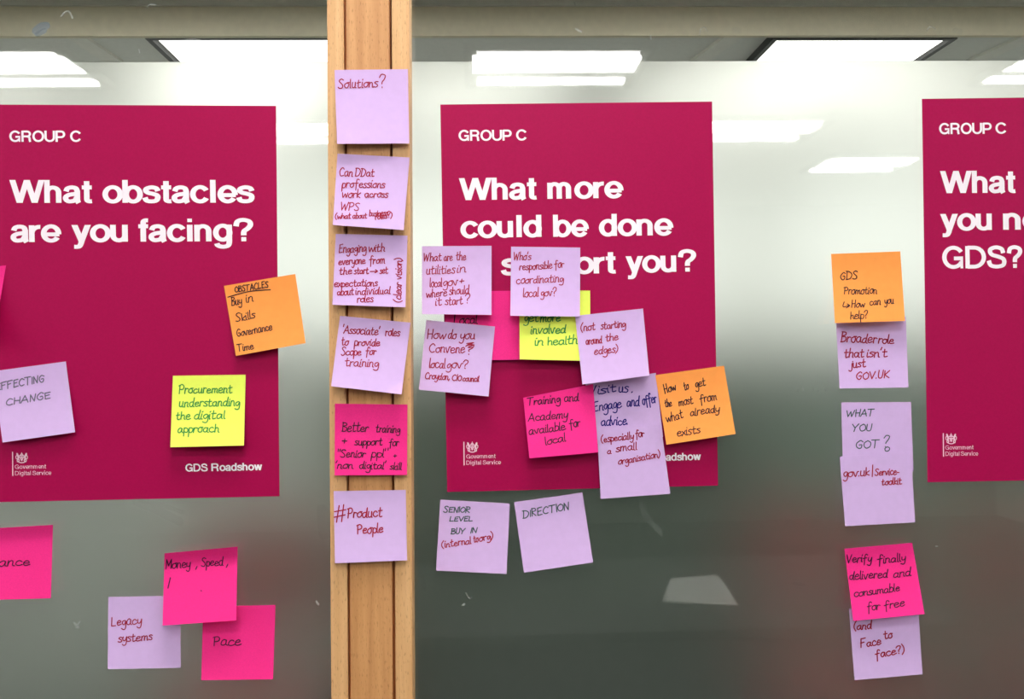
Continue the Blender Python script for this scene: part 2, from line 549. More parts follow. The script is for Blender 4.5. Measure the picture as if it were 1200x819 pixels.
def cabinet(xl, xr, top, skin, label, n):
    t = thing('cabinet', label, 'cabinet', ((xl + xr) / 2, 2.5, 0))
    bpy.context.view_layer.update()
    link('body', bx(bmesh.new(), xl, xr, 2.46, 2.9, 0.06, top, 0.004), skin, t)
    w = (xr - xl) / n
    for k in range(n):
        d = link('door', bx(bmesh.new(), xl + w * k + 0.01, xl + w * (k + 1) - 0.01, 2.44, 2.459, 0.08, top - 0.02, 0.003), skin, t)
        link('handle', bx(bmesh.new(), xl + w * (k + 1) - 0.08, xl + w * (k + 1) - 0.06, 2.415, 2.44, 0.7, 0.84, 0.003), 'steel', d)
    link('plinth', bx(bmesh.new(), xl + 0.03, xr - 0.03, 2.49, 2.88, 0.0, 0.06), 'steel', t)
xr = at(395, 600, 2.5).x
cabinet(xr - 2.0, xr, 1.38, 'pale_table', 'pale grey cabinet blurred behind the left glass pane', 2)
xl = at(930, 600, 2.5).x
cabinet(xl, xl + 1.6, 1.2, 'mid_table', 'grey green cabinet blurred behind the glass at lower right', 2)

# ------------------------------------------------------------------ printed lettering
def _arc(cx, cy, rx, ry, a0, a1, n=22):
    return [(cx + rx * math.cos(math.radians(a0 + (a1 - a0) * i / n)), cy + ry * math.sin(math.radians(a0 + (a1 - a0) * i / n))) for i in range(n + 1)]
def _s(*p):
    return smooth([tuple(map(float, q)) for q in p], 7)
# a bold grotesque: advance, then centre lines of the strokes; 'D' = diagonal with level ends, 'R' = filled rectangle. Capitals 100 high, x height 74
ALPHA = {
 'n': (69, [[(8.5, 0), (8.5, 73)], _arc(30, 45, 21.5, 22, 190, 0) + [(51.5, 0)]]),
 'h': (69, [[(8.5, 0), (8.5, 100)], _arc(30, 45, 21.5, 22, 190, 0) + [(51.5, 0)]]),
 'm': (105, [[(8.5, 0), (8.5, 73)], _arc(26.5, 47, 18, 20, 190, 0) + [(44.5, 0)], _arc(62.5, 47, 18, 20, 190, 0) + [(80.5, 0)]]),
 'u': (69, [[(51.5, 0), (51.5, 74)], [(8.5, 74)] + _arc(30, 28, 21.5, 22, 180, 370)]),
 'r': (43, [[(8.5, 0), (8.5, 73)], _arc(38, 40, 29, 26, 175, 86)]),
 'o': (73, [_arc(36, 37, 27.5, 31.5, 0, 360, 40)]),
 'b': (73, [[(8.5, 0), (8.5, 100)], _arc(38, 37, 25.5, 31.5, 0, 360, 40)]),
 'd': (73, [[(58, 0), (58, 100)], _arc(34, 37, 25.5, 31.5, 0, 360, 40)]),
 'p': (73, [[(8.5, -26), (8.5, 73)], _arc(38, 37, 25.5, 31.5, 0, 360, 40)]),
 'c': (67, [_arc(36, 37, 27, 31.5, 32, 328, 34)]),
 'e': (69, [_arc(36, 37, 27, 31.5, -6, 326, 36), [(12, 33), (66, 33)]]),
 's': (66, [_s((56, 51), (50, 63), (33, 67.5), (15, 62), (12, 52), (20, 44), (38, 39), (53, 32), (55, 20), (48, 9), (31, 6), (14, 10), (8, 23))]),
 'a': (67, [_s((10, 50), (16, 63), (32, 67.5), (47, 63), (52, 50)) + [(52, 30), (52, 14)] + _s((52, 14), (54, 4), (57, -1)),
            _s((52, 44), (42, 39), (22, 35), (10, 27), (9, 16), (17, 7.5), (28, 6.5), (42, 11), (51, 26))]),
 't': (42, [[(20, 95), (20, 24)] + _s((20, 24), (21, 11), (29, 6.5), (39, 7)), [(2, 67.5), (39, 67.5)]]),
 'l': (34, [[(16, 0), (16, 100)]]),
 'i': (34, [[(16, 0), (16, 73)], 'R', (7.5, 85, 24.5, 100)]),
 'f': (41, [[(20, 0), (20, 76)] + _s((20, 76), (21, 88), (28, 93), (38, 93)), [(2, 67.5), (38, 67.5)]]),
 'g': (73, [_arc(34, 38, 25.5, 31, 0, 360, 40), [(58, 73), (58, 0)] + _s((58, 0), (55, -16), (44, -22.5), (30, -23.5), (16, -18), (12, -9))]),
 'y': (67, ['D', (10, 74, 35, 2), 'D', (58, 74, 34, 0), _s((37, 8), (31, -12), (24, -21), (8, -21.5))]),
 'v': (67, ['D', (10, 74, 33.5, 0), 'D', (57, 74, 33.5, 0)]),
 'w': (98, ['D', (9.5, 74, 28, 0), 'D', (48, 74, 28, 0), 'D', (48, 74, 68, 0), 'D', (86.5, 74, 68, 0)]),
 'W': (130, ['D', (10, 100, 36, 0), 'D', (64, 100, 36, 0), 'D', (64, 100, 92, 0), 'D', (118, 100, 92, 0)]),
 'G': (107, [_arc(52, 50, 43, 43.5, 33, 330, 40), [(54, 45), (97, 45)], 'R', (84, 0, 97, 46)]),
 'R': (101, [[(11, 0), (11, 100)], [(11, 93), (52, 93)] + _arc(52, 71, 27, 22, 90, -90) + [(11, 49)], _s((50, 48), (68, 43), (75, 30), (76, 14), (81, -1))]),
 'O': (108, [_arc(53, 50, 43.5, 43.5, 0, 360, 48)]),
 'U': (100, [[(11, 100), (11, 40)] + _arc(49, 40, 38, 33.5, 180, 360) + [(87, 100)]]),
 'P': (92, [[(11, 0), (11, 100)], [(11, 93), (52, 93)] + _arc(52, 67.5, 27, 25.5, 90, -90) + [(11, 42)]]),
 'C': (101, [_arc(52, 50, 43, 43.5, 32, 328, 40)]),
 'D': (102, [[(11, 0), (11, 100)], [(11, 93), (42, 93)] + _arc(42, 50, 46, 43, 90, -90, 30) + [(11, 7)]]),
 'S': (94, [_s((77, 67), (70, 86), (44, 93.5), (19, 86), (16, 72), (26, 60), (52, 52), (76, 42), (82, 27), (74, 12), (46, 6.5), (18, 13), (9, 34))]),
 '?': (80, [_s((10, 66), (16, 87), (37, 93.5), (58, 87), (63, 72), (54, 57), (41, 46), (38, 36)) + [(38, 26)], 'R', (29, 0, 47, 18)]),
}

def letter(ch, stem):
    """closed polygons (quads) of one printed letter"""
    out, k, it = [], -1, iter(ALPHA[ch][1])
    sv, shh = stem, stem * 0.84
    for s in it:
        k += 1
        if isinstance(s, str):
            a = next(it)
            if s == 'R':
                out.append((k, [(a[0], a[1]), (a[2], a[1]), (a[2], a[3]), (a[0], a[3])]))
            else:
                h = 0.5 * sv * 1.08
                out.append((k, [(a[2] - h, a[3]), (a[2] + h, a[3]), (a[0] + h, a[1]), (a[0] - h, a[1])]))
            continue
        P = [Vector(p) for i, p in enumerate(s) if i == 0 or (Vector(p) - Vector(s[i - 1])).length > 0.01]
        closed = (P[0] - P[-1]).length < 0.1
        L = []
        for i, p in enumerate(P):
            a = P[i - 1] if i else (P[-2] if closed else p)
            b = P[i + 1] if i < len(P) - 1 else (P[1] if closed else p)
            d = (b - a).normalized()
            o = Vector((-d.y * sv / 2, d.x * shh / 2))
            L.append((p + o, p - o))
        for (a, b), (c, d) in zip(L[:-1], L[1:]):
            out.append((k, [tuple(b), tuple(d), tuple(c), tuple(a)]))
    return out

def print_words(bm, words, y, stem=20.5):
    """words: (text, x left, x right, baseline left, baseline right, cap height), in pixels of the photograph"""
    for text, xl, xr, b0, b1, cap in words:
        polys, x = [], 0.0
        for ch in text:
            polys += [(k, [(x + p[0], p[1]) for p in q]) for k, q in letter(ch, stem)]
            x += ALPHA[ch][0]
        lo, hi = min(p[0] for _, q in polys for p in q), max(p[0] for _, q in polys for p in q)
        for k, q in polys:                       # each stroke a hair in front of the one it crosses
            vs = []
            for p in q:
                t = (p[0] - lo) / (hi - lo)
                h = p[1] * cap / 100
                vs.append(bm.verts.new(at(xl + (xr - xl) * t - 0.015 * h, b0 + (b1 - b0) * t - h, y - 0.00004 * k)))
            bm.faces.new(vs)
    bmesh.ops.remove_doubles(bm, verts=bm.verts[:], dist=1e-6)
    for f in bm.faces:
        f.normal_update()
        if f.normal.y > 0:
            f.normal_flip()
    return bm

def crest(bm, xl, xr, yt, yb_, y):
    """two standing beasts either side of a crowned shield above a scroll"""
    w, h = xr - xl, yb_ - yt
    P = lambda u, v: (xl + w * u, yt + h * v)
    pl = lambda a, b: at(a, b, y)
    for m in (0, 1):
        q = (lambda u, v: P(1 - u, v)) if m else P
        for ww, pts in ((0.15, [(0.14, 0.14), (0.19, 0.30), (0.24, 0.45), (0.20, 0.62)]),      # head, neck, body
                        (0.09, [(0.20, 0.60), (0.30, 0.72), (0.24, 0.88)]), (0.08, [(0.18, 0.62), (0.14, 0.76), (0.17, 0.88)]),
                        (0.07, [(0.24, 0.38), (0.34, 0.30), (0.38, 0.34)]), (0.07, [(0.25, 0.48), (0.34, 0.46), (0.37, 0.52)]),
                        (0.06, [(0.16, 0.64), (0.06, 0.58), (0.03, 0.40), (0.08, 0.30)])):
            ribbon(bm, smooth([q(*p) for p in pts], 3), ww * w, pl)
        ribbon(bm, [q(0.12, 0.06), q(0.17, 0.12)], 0.05 * w, pl)
    ribbon(bm, smooth([P(0.42, 0.50), P(0.44, 0.66), P(0.5, 0.78), P(0.56, 0.66), P(0.58, 0.50), P(0.5, 0.42), P(0.42, 0.50)], 3), 0.07 * w, pl)
    ribbon(bm, [P(0.5, 0.46), P(0.5, 0.74)], 0.045 * w, pl)
    ribbon(bm, smooth([P(0.40, 0.30), P(0.42, 0.18), P(0.5, 0.12), P(0.58, 0.18), P(0.60, 0.30)], 3), 0.06 * w, pl)
    ribbon(bm, [P(0.41, 0.31), P(0.59, 0.31)], 0.07 * w, pl)
    ribbon(bm, [P(0.5, 0.02), P(0.5, 0.28)], 0.06 * w, pl)
    ribbon(bm, smooth([P(0.22, 0.88), P(0.34, 0.95), P(0.5, 0.98), P(0.66, 0.95), P(0.78, 0.88)], 3), 0.08 * w, pl)
    return bm

def sheet_mesh(q, ys, n=12, thick=0.00025):
    """a thin closed sheet; q pixel corners TL TR BR BL; ys(u, v) gives its distance in front of the glass"""
    bm = bmesh.new()
    g, h = [], []
    for j in range(n + 1):
        v = j / n
        g.append([]); h.append([])
        for i in range(n + 1):
            u = i / n
            x = (q[0][0] * (1 - u) + q[1][0] * u) * (1 - v) + (q[3][0] * (1 - u) + q[2][0] * u) * v
            y = (q[0][1] * (1 - u) + q[1][1] * u) * (1 - v) + (q[3][1] * (1 - u) + q[2][1] * u) * v
            p = at(x, y, -ys(u, v))
            g[-1].append(bm.verts.new(p))
            h[-1].append(bm.verts.new(p + Vector((0, thick, 0))))
    for j in range(n):
        for i in range(n):
            bm.faces.new((g[j][i], g[j + 1][i], g[j + 1][i + 1], g[j][i + 1]))
            bm.faces.new((h[j][i], h[j][i + 1], h[j + 1][i + 1], h[j + 1][i]))
    c = lambda v: bm.verts.new(v.co)
    rim = [(g[0][i], h[0][i]) for i in range(n)] + [(g[i][n], h[i][n]) for i in range(n)] \
        + [(g[n][n - i], h[n][n - i]) for i in range(n)] + [(g[n - i][0], h[n - i][0]) for i in range(n)]
    rim = [(c(a), c(b)) for a, b in rim]
    for i in range(len(rim)):
        (a, b), (d, e) = rim[i], rim[(i + 1) % len(rim)]
        bm.faces.new((a, d, e, b))
    return bm

POSTERS = [
    (((-11, 122.5), (323.5, 124), (327.5, 581.5), (-9, 588.5)),
     'magenta poster with white heading asking about obstacles, left of the wooden post',
     [('GROUP', 11, 76.5, 166.1, 166.1, 12.9), ('C', 82.2, 94.9, 166.1, 166.1, 12.9)],
     [('What', 11.3, 108.1, 237.6, 237.6, 26.7), ('obstacles', 120.2, 298.4, 237.6, 237.4, 26.7),
      ('are', 12.4, 72, 283.6, 283.4, 26.7), ('you', 83.9, 149.9, 283.4, 283.1, 26.7), ('facing?', 162.3, 297, 283.1, 282.6, 26.7)],
     [('GDS', 217.3, 243.5, 552.5, 552.1, 8.9), ('Roadshow', 247.7, 307.3, 552.0, 550.8, 8.9)],
     (14.8, 529.8, 557.2), (18.1, 32.7, 530.2, 542.4),
     [('Government', 17.4, 54, 549.4, 548.9, 5.0), ('Digital', 17.6, 36.1, 556.9, 556.7, 5.0), ('Service', 38, 60.1, 556.7, 556.3, 5.0)]),
    (((516, 122.5), (834.5, 119), (841.5, 569), (524, 576.5)),
     'magenta poster asking what more could be done, right of the wooden post',
     [('GROUP', 537.5, 599.7, 165, 164.6, 12.6), ('C', 604.9, 617, 164.5, 164.4, 12.6)],
     [('What', 538, 629, 234.6, 233.2, 25.8), ('more', 641.5, 730.8, 233, 231.7, 25.8),
      ('could', 539.7, 635.1, 278.8, 277.4, 25.8), ('be', 648.3, 690.1, 277.4, 276.8, 25.8), ('done', 702, 789.2, 276.6, 275.4, 25.8),
      ('to', 541, 575, 323.4, 322.9, 25.8), ('support', 587, 721.8, 322.4, 319.9, 25.8), ('you?', 733.3, 816.1, 319.4, 318, 25.8)],
     [('GDS', 735, 760, 540.6, 540.2, 8.7), ('Roadshow', 764.5, 821.5, 540.1, 538.9, 8.7)],
     (543.7, 518.1, 544.8), (546.4, 560.4, 517.6, 530),
     [('Government', 546.5, 580.7, 537.3, 536.7, 4.9), ('Digital', 546.6, 563.7, 544.6, 544.3, 4.9), ('Service', 565.7, 587, 544.2, 543.9, 4.9)]),
    (((1080.5, 115.8), (1390, 112), (1397, 559.5), (1087, 565)),
     'magenta poster cut off by the right edge of the photo',
     [('GROUP', 1100.6, 1162.2, 157.2, 156.7, 12.9), ('C', 1166.6, 1179.2, 156.6, 156.5, 12.9)],
     [('What', 1101.9, 1190.2, 226.4, 225.6, 26), ('do', 1201.5, 1238, 225.4, 225, 26),
      ('you', 1101.9, 1162.4, 270, 269.4, 26), ('need', 1175.6, 1266, 269.2, 268.2, 26), ('GDS?', 1104.3, 1198.3, 314.6, 313.8, 26)],
     [],
     (1105.5, 508.1, 534.5), (1107.9, 1121.2, 507.6, 520.2),
     [('Government', 1107.8, 1140.8, 526.8, 526.4, 4.9), ('Digital', 1108, 1124.3, 534.1, 533.9, 4.9), ('Service', 1126, 1146.3, 533.9, 533.7, 4.9)]),
]
for q, label, grp, head, foot, bar, cr, org in POSTERS:
    p = tag(link('poster', sheet_mesh(q, lambda u, v: 0.0006 + 0.0002 * math.sin(3 * u + 2 * v), 10), 'poster', smooth=False), label, 'poster', 'magenta posters on the glass')
    yt = -0.0010
    link('group_line', print_words(bmesh.new(), grp, yt), 'white', p)
    for b in sorted({round(w[3] / 15) for w in head}):
        link('heading_line', print_words(bmesh.new(), [w for w in head if round(w[3] / 15) == b], yt), 'white', p)
    if foot:
        link('footer_line', print_words(bmesh.new(), foot, yt), 'white', p)
    link('organisation_line', print_words(bmesh.new(), org, yt, 11.5), 'crest', p)
    bm = bmesh.new()
    ribbon(bm, [(bar[0] - 0.1, bar[1]), (bar[0] + 0.2, bar[2])], 1.1, lambda a, b: at(a, b, yt))
    link('rule', bm, 'crest', p)
    link('crest', crest(bmesh.new(), *cr, yt), 'crest', p)

# ------------------------------------------------------------------ handwriting
HAND = {  # strokes on a grid: x height 10, capitals and ascenders 18, descenders -8; strokes parted by |
 'a': '8,8 5,10 1,7 1,2 4,0 7,3 8,9 8,2 10,0', 'b': '1,18 1,0 1,6 4,10 8,7 7,1 3,0 1,2', 'c': '8,8 5,10 1,7 1,2 5,0 9,2',
 'd': '8,8 5,10 1,7 1,2 4,0 7,3 9,18 8,2 10,0', 'e': '1,5 7,6 7,9 4,10 1,7 1,2 4,0 9,2', 'f': '9,16 7,18 4,15 4,-6|0,9 8,10',
 'g': '8,8 5,10 1,7 2,2 5,2 8,8 8,-5 4,-8 0,-6', 'h': '1,18 1,0 1,6 4,10 7,8 7,1 9,0', 'i': '1,10 1,1 3,0|1.5,14 2,15',
 'j': '4,10 4,-5 1,-8 -2,-6|4,14 4.5,15', 'k': '1,18 1,0|7,10 1,4 7,0', 'l': '1,18 1,2 3,0',
 'm': '1,10 1,0 1,6 4,10 6,8 6,0 6,6 9,10 11,8 11,1 13,0', 'n': '1,10 1,0 1,6 4,10 7,8 7,1 9,0', 'o': '5,10 1,7 1,2 5,0 8,3 8,8 5,10 9,10',
 'p': '1,10 1,-8 1,7 4,10 8,7 7,1 4,0 1,2', 'q': '8,8 5,10 1,7 1,2 4,0 8,5 8,-8', 'r': '1,10 1,0 1,6 4,10 7,9', 's': '7,9 4,10 1,8 6,4 6,1 3,0 0,1',
 't': '3,16 3,2 5,0 8,1|0,10 7,11', 'u': '1,10 1,2 4,0 7,3 7,10 7,1 9,0', 'v': '0,10 4,0 7,10 9,10', 'w': '0,10 3,0 6,8 9,0 12,10',
 'x': '0,10 7,0|7,10 0,0', 'y': '1,10 1,4 4,2 7,5 8,10 7,-4 4,-8 0,-6', 'z': '0,10 7,10 0,0 8,0',
 'A': '0,0 6,18 11,0|2,6 10,6', 'B': '1,18 1,0|0,18 7,17 8,13 2,10 9,8 9,2 5,0 0,0', 'C': '10,15 6,18 1,12 1,5 5,0 10,2', 'D': '1,18 1,0|-1,18 6,17 11,11 9,3 5,0 0,0',
 'E': '9,18 1,17 1,0 9,1|1,9 7,10', 'F': '10,18 1,17 1,0|1,9 7,10', 'G': '10,15 6,18 1,12 1,5 5,0 9,2 9,8 5,8', 'H': '1,18 1,0|9,18 9,0|1,9 9,9',
 'I': '1,18 1,0', 'J': '6,18 6,3 3,0 0,2', 'K': '1,18 1,0|9,18 1,8 9,0', 'L': '1,18 1,0 9,1', 'M': '1,0 1,18 6,6 11,18 11,0', 'N': '1,0 1,18 8,0 9,18',
 'O': '6,18 1,13 1,5 5,0 10,4 10,13 6,18', 'P': '1,17 1,0|-1,16 5,18 9,14 7,9 1,8', 'R': '1,18 1,0|0,18 7,17 8,12 1,9 9,0', 'S': '9,16 5,18 1,14 8,6 7,1 3,0 0,2',
 'T': '5,18 5,0|-1,18 11,18', 'U': '1,18 1,4 4,0 8,3 9,18', 'V': '0,18 5,0 10,18', 'W': '0,18 3,0 7,14 10,0 14,18', 'Y': '0,18 5,9|11,18 5,9 4,0',
 '?': '0,14 3,18 8,16 7,11 4,8 4,5|4,1 4.4,0', '(': '4,19 0,12 0,4 4,-3', ')': '0,19 4,12 4,4 0,-3', '+': '4,10 4,2|0,6 8,6', '/': '4,18 0,-2',
 '#': '3,20 1,-2|9,20 7,-2|-2,12 12,14|-2,5 11,7', '"': '0,20 0,15|4,20 4,15', "'": '1,20 0,15', ',': '2,2 0,-4', '.': '0,0 0.6,0.6', '-': '0,6 6,6',
 '>': '0,6 12,6|8,10 12,6 8,2', '^': '1,16 0,4 10,6|6,10 10,6 5,0',
}
def hand_word(text, rng):
    """strokes of one handwritten word, in grid units"""
    out, x = [], 0.0
    for ch in text:
        st = [[tuple(float(v) for v in p.split(',')) for p in s.split(' ')] for s in HAND[ch].split('|')]
        wid = max(p[0] for s in st for p in s)
        lift, sc = rng.uniform(-0.6, 0.6), rng.uniform(0.9, 1.08)
        for s in st:
            pts = [(x + p[0] + rng.uniform(-.5, .5), p[1] * sc + lift + rng.uniform(-.5, .5)) for p in s]
            out.append(smooth(pts, 4 if ch not in 'EFHLTIAVWMNKY/' else 1))
        x += wid + (0.9 if ch.islower() else 2.2)
    return out

NOTE_SHEETS = []
def note(colour, q, label, words, ink, base=0.0016, lift=(0.006, 0.006), front=0.0, top_curl=0.0, pen=1.2, slant=0.12, group=None, raw=(), corner=0.0, power=1.7):
    rng = random.Random(label)
    lift = tuple(q_ * 1.5 if q_ >= 0.004 else q_ for q_ in lift)
    def ys(u, v):
        t = max(0.0, (v - 0.12) / 0.88)
        z = front + base + (lift[0] * (1 - u) + lift[1] * u) * t ** power
        if top_curl:
            z += top_curl * max(0.0, 1 - v / 0.22) ** 1.5
        if corner:
            z += corner * max(0.0, (u + v - 1.78) / 0.22) ** 2
        return z
    o = tag(link('sticky_note', sheet_mesh(q, ys, 16), colour + '', smooth=True), label, 'sticky note', group)
    me = o.data
    Q = [Vector(p) for p in q]
    def uv(px, py):
        u = v = 0.5
        for _ in range(6):
            p = (Q[0] * (1 - u) + Q[1] * u) * (1 - v) + (Q[3] * (1 - u) + Q[2] * u) * v
            du = (Q[1] - Q[0]) * (1 - v) + (Q[2] - Q[3]) * v
            dv = (Q[3] - Q[0]) * (1 - u) + (Q[2] - Q[1]) * u
            e = Vector((px, py)) - p
            det = du.x * dv.y - du.y * dv.x
            u += (e.x * dv.y - e.y * dv.x) / det
            v += (du.x * e.y - du.y * e.x) / det
        return min(1, max(0, u)), min(1, max(0, v))
    place = lambda a, b: at(a, b, -ys(*uv(a, b)) - 0.00035)
    inks = {}
    for wd in words:
        text, xa, ya, xb, yb2, xh = wd[:6]
        xh *= 0.92
        ik = wd[6] if len(wd) > 6 else ink
        bm = inks.setdefault(ik, bmesh.new())
        st = hand_word(text, rng)
        st = [[(p[0] + slant * p[1], p[1]) for p in s] for s in st]
        lo, hi = min(p[0] for s in st for p in s), max(p[0] for s in st for p in s)
        L = math.hypot(xb - xa, yb2 - ya)
        ex = Vector((xb - xa, yb2 - ya)) / L
        ey = Vector((ex.y, -ex.x))
        for s in st:
            ribbon(bm, [tuple(Vector((xa, ya)) + ex * (L * (p[0] - lo) / max(hi - lo, 0.5)) + ey * (p[1] * xh / 10)) for p in s], pen, place)
    for pts in raw:
        ribbon(inks.setdefault(ink, bmesh.new()), smooth(pts, 3), pen, place)
    for ik, bm in inks.items():
        for f in bm.faces:
            f.normal_update()
            if f.normal.y > 0:
                f.normal_flip()
        link('handwriting', bm, ik, o)
    return o

G_L, G_P, G_M, G_R = 'sticky notes on the left pane', 'sticky notes down the wooden post', 'sticky notes around the middle poster', 'sticky notes in the right column'
# left pane
note('pink', ((-80, 318), (7, 311), (-7, 395), (-90, 400)), 'pink sticky note cut off by the left edge, high on the left poster', [], 'black_ink', lift=(0.008, 0.016), group=G_L)
note('orange', ((262.5, 335), (346, 321), (358, 402), (276.5, 417)), 'orange sticky note listing obstacles on the right edge of the left poster',
     [('OBSTACLES', 275.8, 342.6, 315, 336.5, 4.2), ('Buy', 271.6, 357.8, 283.8, 356, 6), ('in', 289, 354.5, 296.9, 353, 6), ('Skills', 276.8, 377.2, 300, 372, 5.6),
      ('Governance', 278.2, 394.3, 319, 386.5, 5.4), ('Time', 278.9, 412, 297.6, 408.5, 5)], 'black_ink', lift=(0.005, 0.008), group=G_L,
     raw=[[(267, 348.2), (285, 343), (300, 340.5), (316.8, 339.5)]], pen=1.1)
note('lilac', ((-8, 435), (77, 423.5), (88, 506.5), (3, 518.5)), 'lilac sticky note in grey capitals cut off by the left edge, on the left poster',
     [('EFFECTING', -4.5, 457.6, 52.7, 446.8, 4.8), ('CHANGE', 8, 475.2, 60, 466.5, 4.8)], 'grey_ink', lift=(0.006, 0.005), group=G_L, pen=1.3)
note('yellow', ((202.6, 440.3), (287.8, 439), (285.8, 522), (199.6, 524)), 'yellow sticky note with green writing low on the left poster',
     [('Procurement', 209.9, 460.8, 272, 460, 6), ('understanding', 210.3, 476.4, 281, 475.5, 6), ('the', 206.7, 491.5, 223.3, 491.2, 6), ('digital', 227.8, 491, 263.7, 490.6, 6),
      ('approach', 208.6, 507, 256.7, 506, 6)], 'green_ink', lift=(0.008, 0.010), group=G_L, pen=1.25)
note('pink', ((-24, 620), (62, 615), (59.5, 701), (-26, 703.5)), 'pink sticky note cut off by the left edge, below the left poster',
     [('Finance', -26, 664, 35, 662.5, 6.4)], 'plum_ink', lift=(0.006, 0.004), group=G_L, top_curl=0.004)
note('lilac', ((127, 699.5), (211, 698), (211.8, 782.5), (126.3, 784)), 'lilac sticky note with red writing, lowest left, partly under a pink note',
     [('Legacy', 130.7, 733.4, 166.4, 731, 6.6), ('systems', 138.4, 752.5, 178.9, 749.5, 6)], 'red_ink', base=0.001, lift=(0.004, 0.003), group=G_L)
note('pink', ((238, 710.5), (322.8, 709), (320, 796), (235.8, 797)), 'pink sticky note with one word at the bottom left beside the post',
     [('Pace', 250.5, 757, 282.7, 755.5, 7.2)], 'plum_ink', base=0.001, lift=(0.005, 0.005), group=G_L)
note('pink', ((192.8, 648.3), (278.5, 640.5), (276.8, 727), (190.5, 733)), 'pink sticky note lapping over a lilac and a pink note, below the left poster',
     [('Money', 194.5, 666.5, 223.5, 664.5, 6.4), (',', 229, 665, 231, 664.6, 6), ('Speed', 236, 663.6, 262, 662.4, 6), (',', 265, 662.2, 267, 662, 6)], 'plum_ink', base=0.003, lift=(0.012, 0.012), power=1.3, top_curl=0.007,
     group=G_L, raw=[[(199.6, 677), (196.8, 689)], [(235.5, 692), (236, 692.5)]])
# post
note('lilac', ((392, 82), (478, 81), (479.5, 168), (395, 168.5)), 'lilac sticky note with a single word and question mark, topmost on the post',
     [('Solutions', 396.3, 103.6, 443.3, 101.6, 6.6), ('?', 445.6, 103.5, 452.6, 103, 9)], 'red_ink', front=PD, lift=(0.006, 0.004), group=G_P)
note('lilac', ((395.5, 180), (480, 184.5), (473, 269.5), (390, 263.5)), 'lilac sticky note with five red lines, second from top on the post',
     [('Can', 398, 206, 413.3, 206.6, 6), ('DDat', 416.3, 206.2, 438.5, 206.8, 5.6), ('professions', 400.5, 219.6, 451.3, 220, 5.6), ('work', 401.3, 231.2, 422.6, 231.6, 5.4), ('across', 427.6, 231, 455, 231.4, 5.4),
      ('WPS', 400, 246, 421.3, 246.4, 5.4), ('(what', 393, 256.4, 411, 255.8, 3.8), ('about', 413.5, 255.8, 430, 255.4, 3.6), ('business', 433, 253.2, 455, 252, 4), ('roles?)', 440, 257.4, 460, 254.6, 4.2)],
     'red_ink', front=PD, lift=(0.008, 0.007), group=G_P)
note('lilac', ((393.5, 274), (477.5, 276), (475, 360), (389.5, 357)), 'lilac sticky note with words written up its right side, third on the post',
     [('Engaging', 397.5, 296, 429.3, 295, 6), ('with', 432.6, 295, 450.8, 294.6, 5.6), ('everyone', 397, 310.4, 428.3, 309, 5.4), ('from', 433, 309, 450.8, 308.4, 5.2),
      ('the', 398, 321.6, 412.5, 321, 5), ('start', 415, 321.2, 432, 320.4, 5), ('>', 434, 321, 442.6, 320.6, 5), ('set', 445, 320.4, 454.6, 320, 5),
      ('expectations', 392, 336, 442.6, 335, 5), ('about', 395.5, 345.8, 414.5, 345.4, 5), ('individual', 417, 345.2, 457.6, 344, 5), ('roles', 418.8, 354.2, 437.6, 353.4, 5),
      ('(clear', 470, 354, 470.4, 331, 5.2), ('vision)', 470.4, 327, 470.6, 302.5, 5.2)], 'red_ink', front=PD, lift=(0.006, 0.007), group=G_P)
note('lilac', ((398.5, 370), (481, 378), (470.5, 462), (388, 452.5)), 'lilac sticky note tilted clockwise, fourth on the post above the pink one',
     [("'Associate'", 402, 390.5, 445, 392.5, 5.6), ('roles', 451.8, 393.2, 468.9, 393.6, 5.6), ('to', 400.5, 404, 408.8, 404.2, 5.6), ('provide', 415, 404.6, 445, 405.4, 5.4),
      ('Scope', 400, 416, 423, 416.4, 5.4), ('for', 428.8, 415.6, 440.8, 416, 5.2), ('training', 404.5, 429, 443.8, 430, 6)], 'red_ink', front=PD, lift=(0.009, 0.008), corner=0.01, group=G_P)
note('pink', ((392.5, 473), (477.5, 474), (477, 556.5), (392, 557)), 'pink sticky note with black writing, the only pink one on the post',
     [('Better', 400.5, 505.4, 432, 505.8, 6.6), ('training', 440.6, 506.4, 468.9, 507, 5.4), ('+', 401.3, 520, 406.3, 520, 6), ('support', 415.5, 521.4, 448, 521.4, 5.4), ('for', 456.3, 522.4, 467.6, 522.4, 5.4),
      ('"Senior', 396.3, 536, 428.8, 535.6, 5.4), ('ppl"', 434.6, 535.6, 455, 535.4, 5.4), ('+', 461.3, 536.4, 464.6, 536.4, 4), ("'non", 393.8, 549, 413.8, 549, 5.2), ("digital'", 421.3, 549.4, 452.6, 549.4, 5.2), ('skill', 457, 550, 470.6, 550, 5)],
     'black_ink', front=PD, lift=(0.004, 0.004), group=G_P, pen=1.1)
note('lilac', ((391, 575.5), (475.5, 574), (477, 656.5), (392.5, 660)), 'lilac sticky note with two red words, lowest on the post',
     [('#', 392, 610, 406, 609, 9), ('Product', 407.5, 606.6, 448, 605.4, 7), ('People', 418.8, 625.4, 448.8, 623.6, 6.6)], 'crimson_ink', front=PD, lift=(0.005, 0.005), group=G_P, pen=1.4)
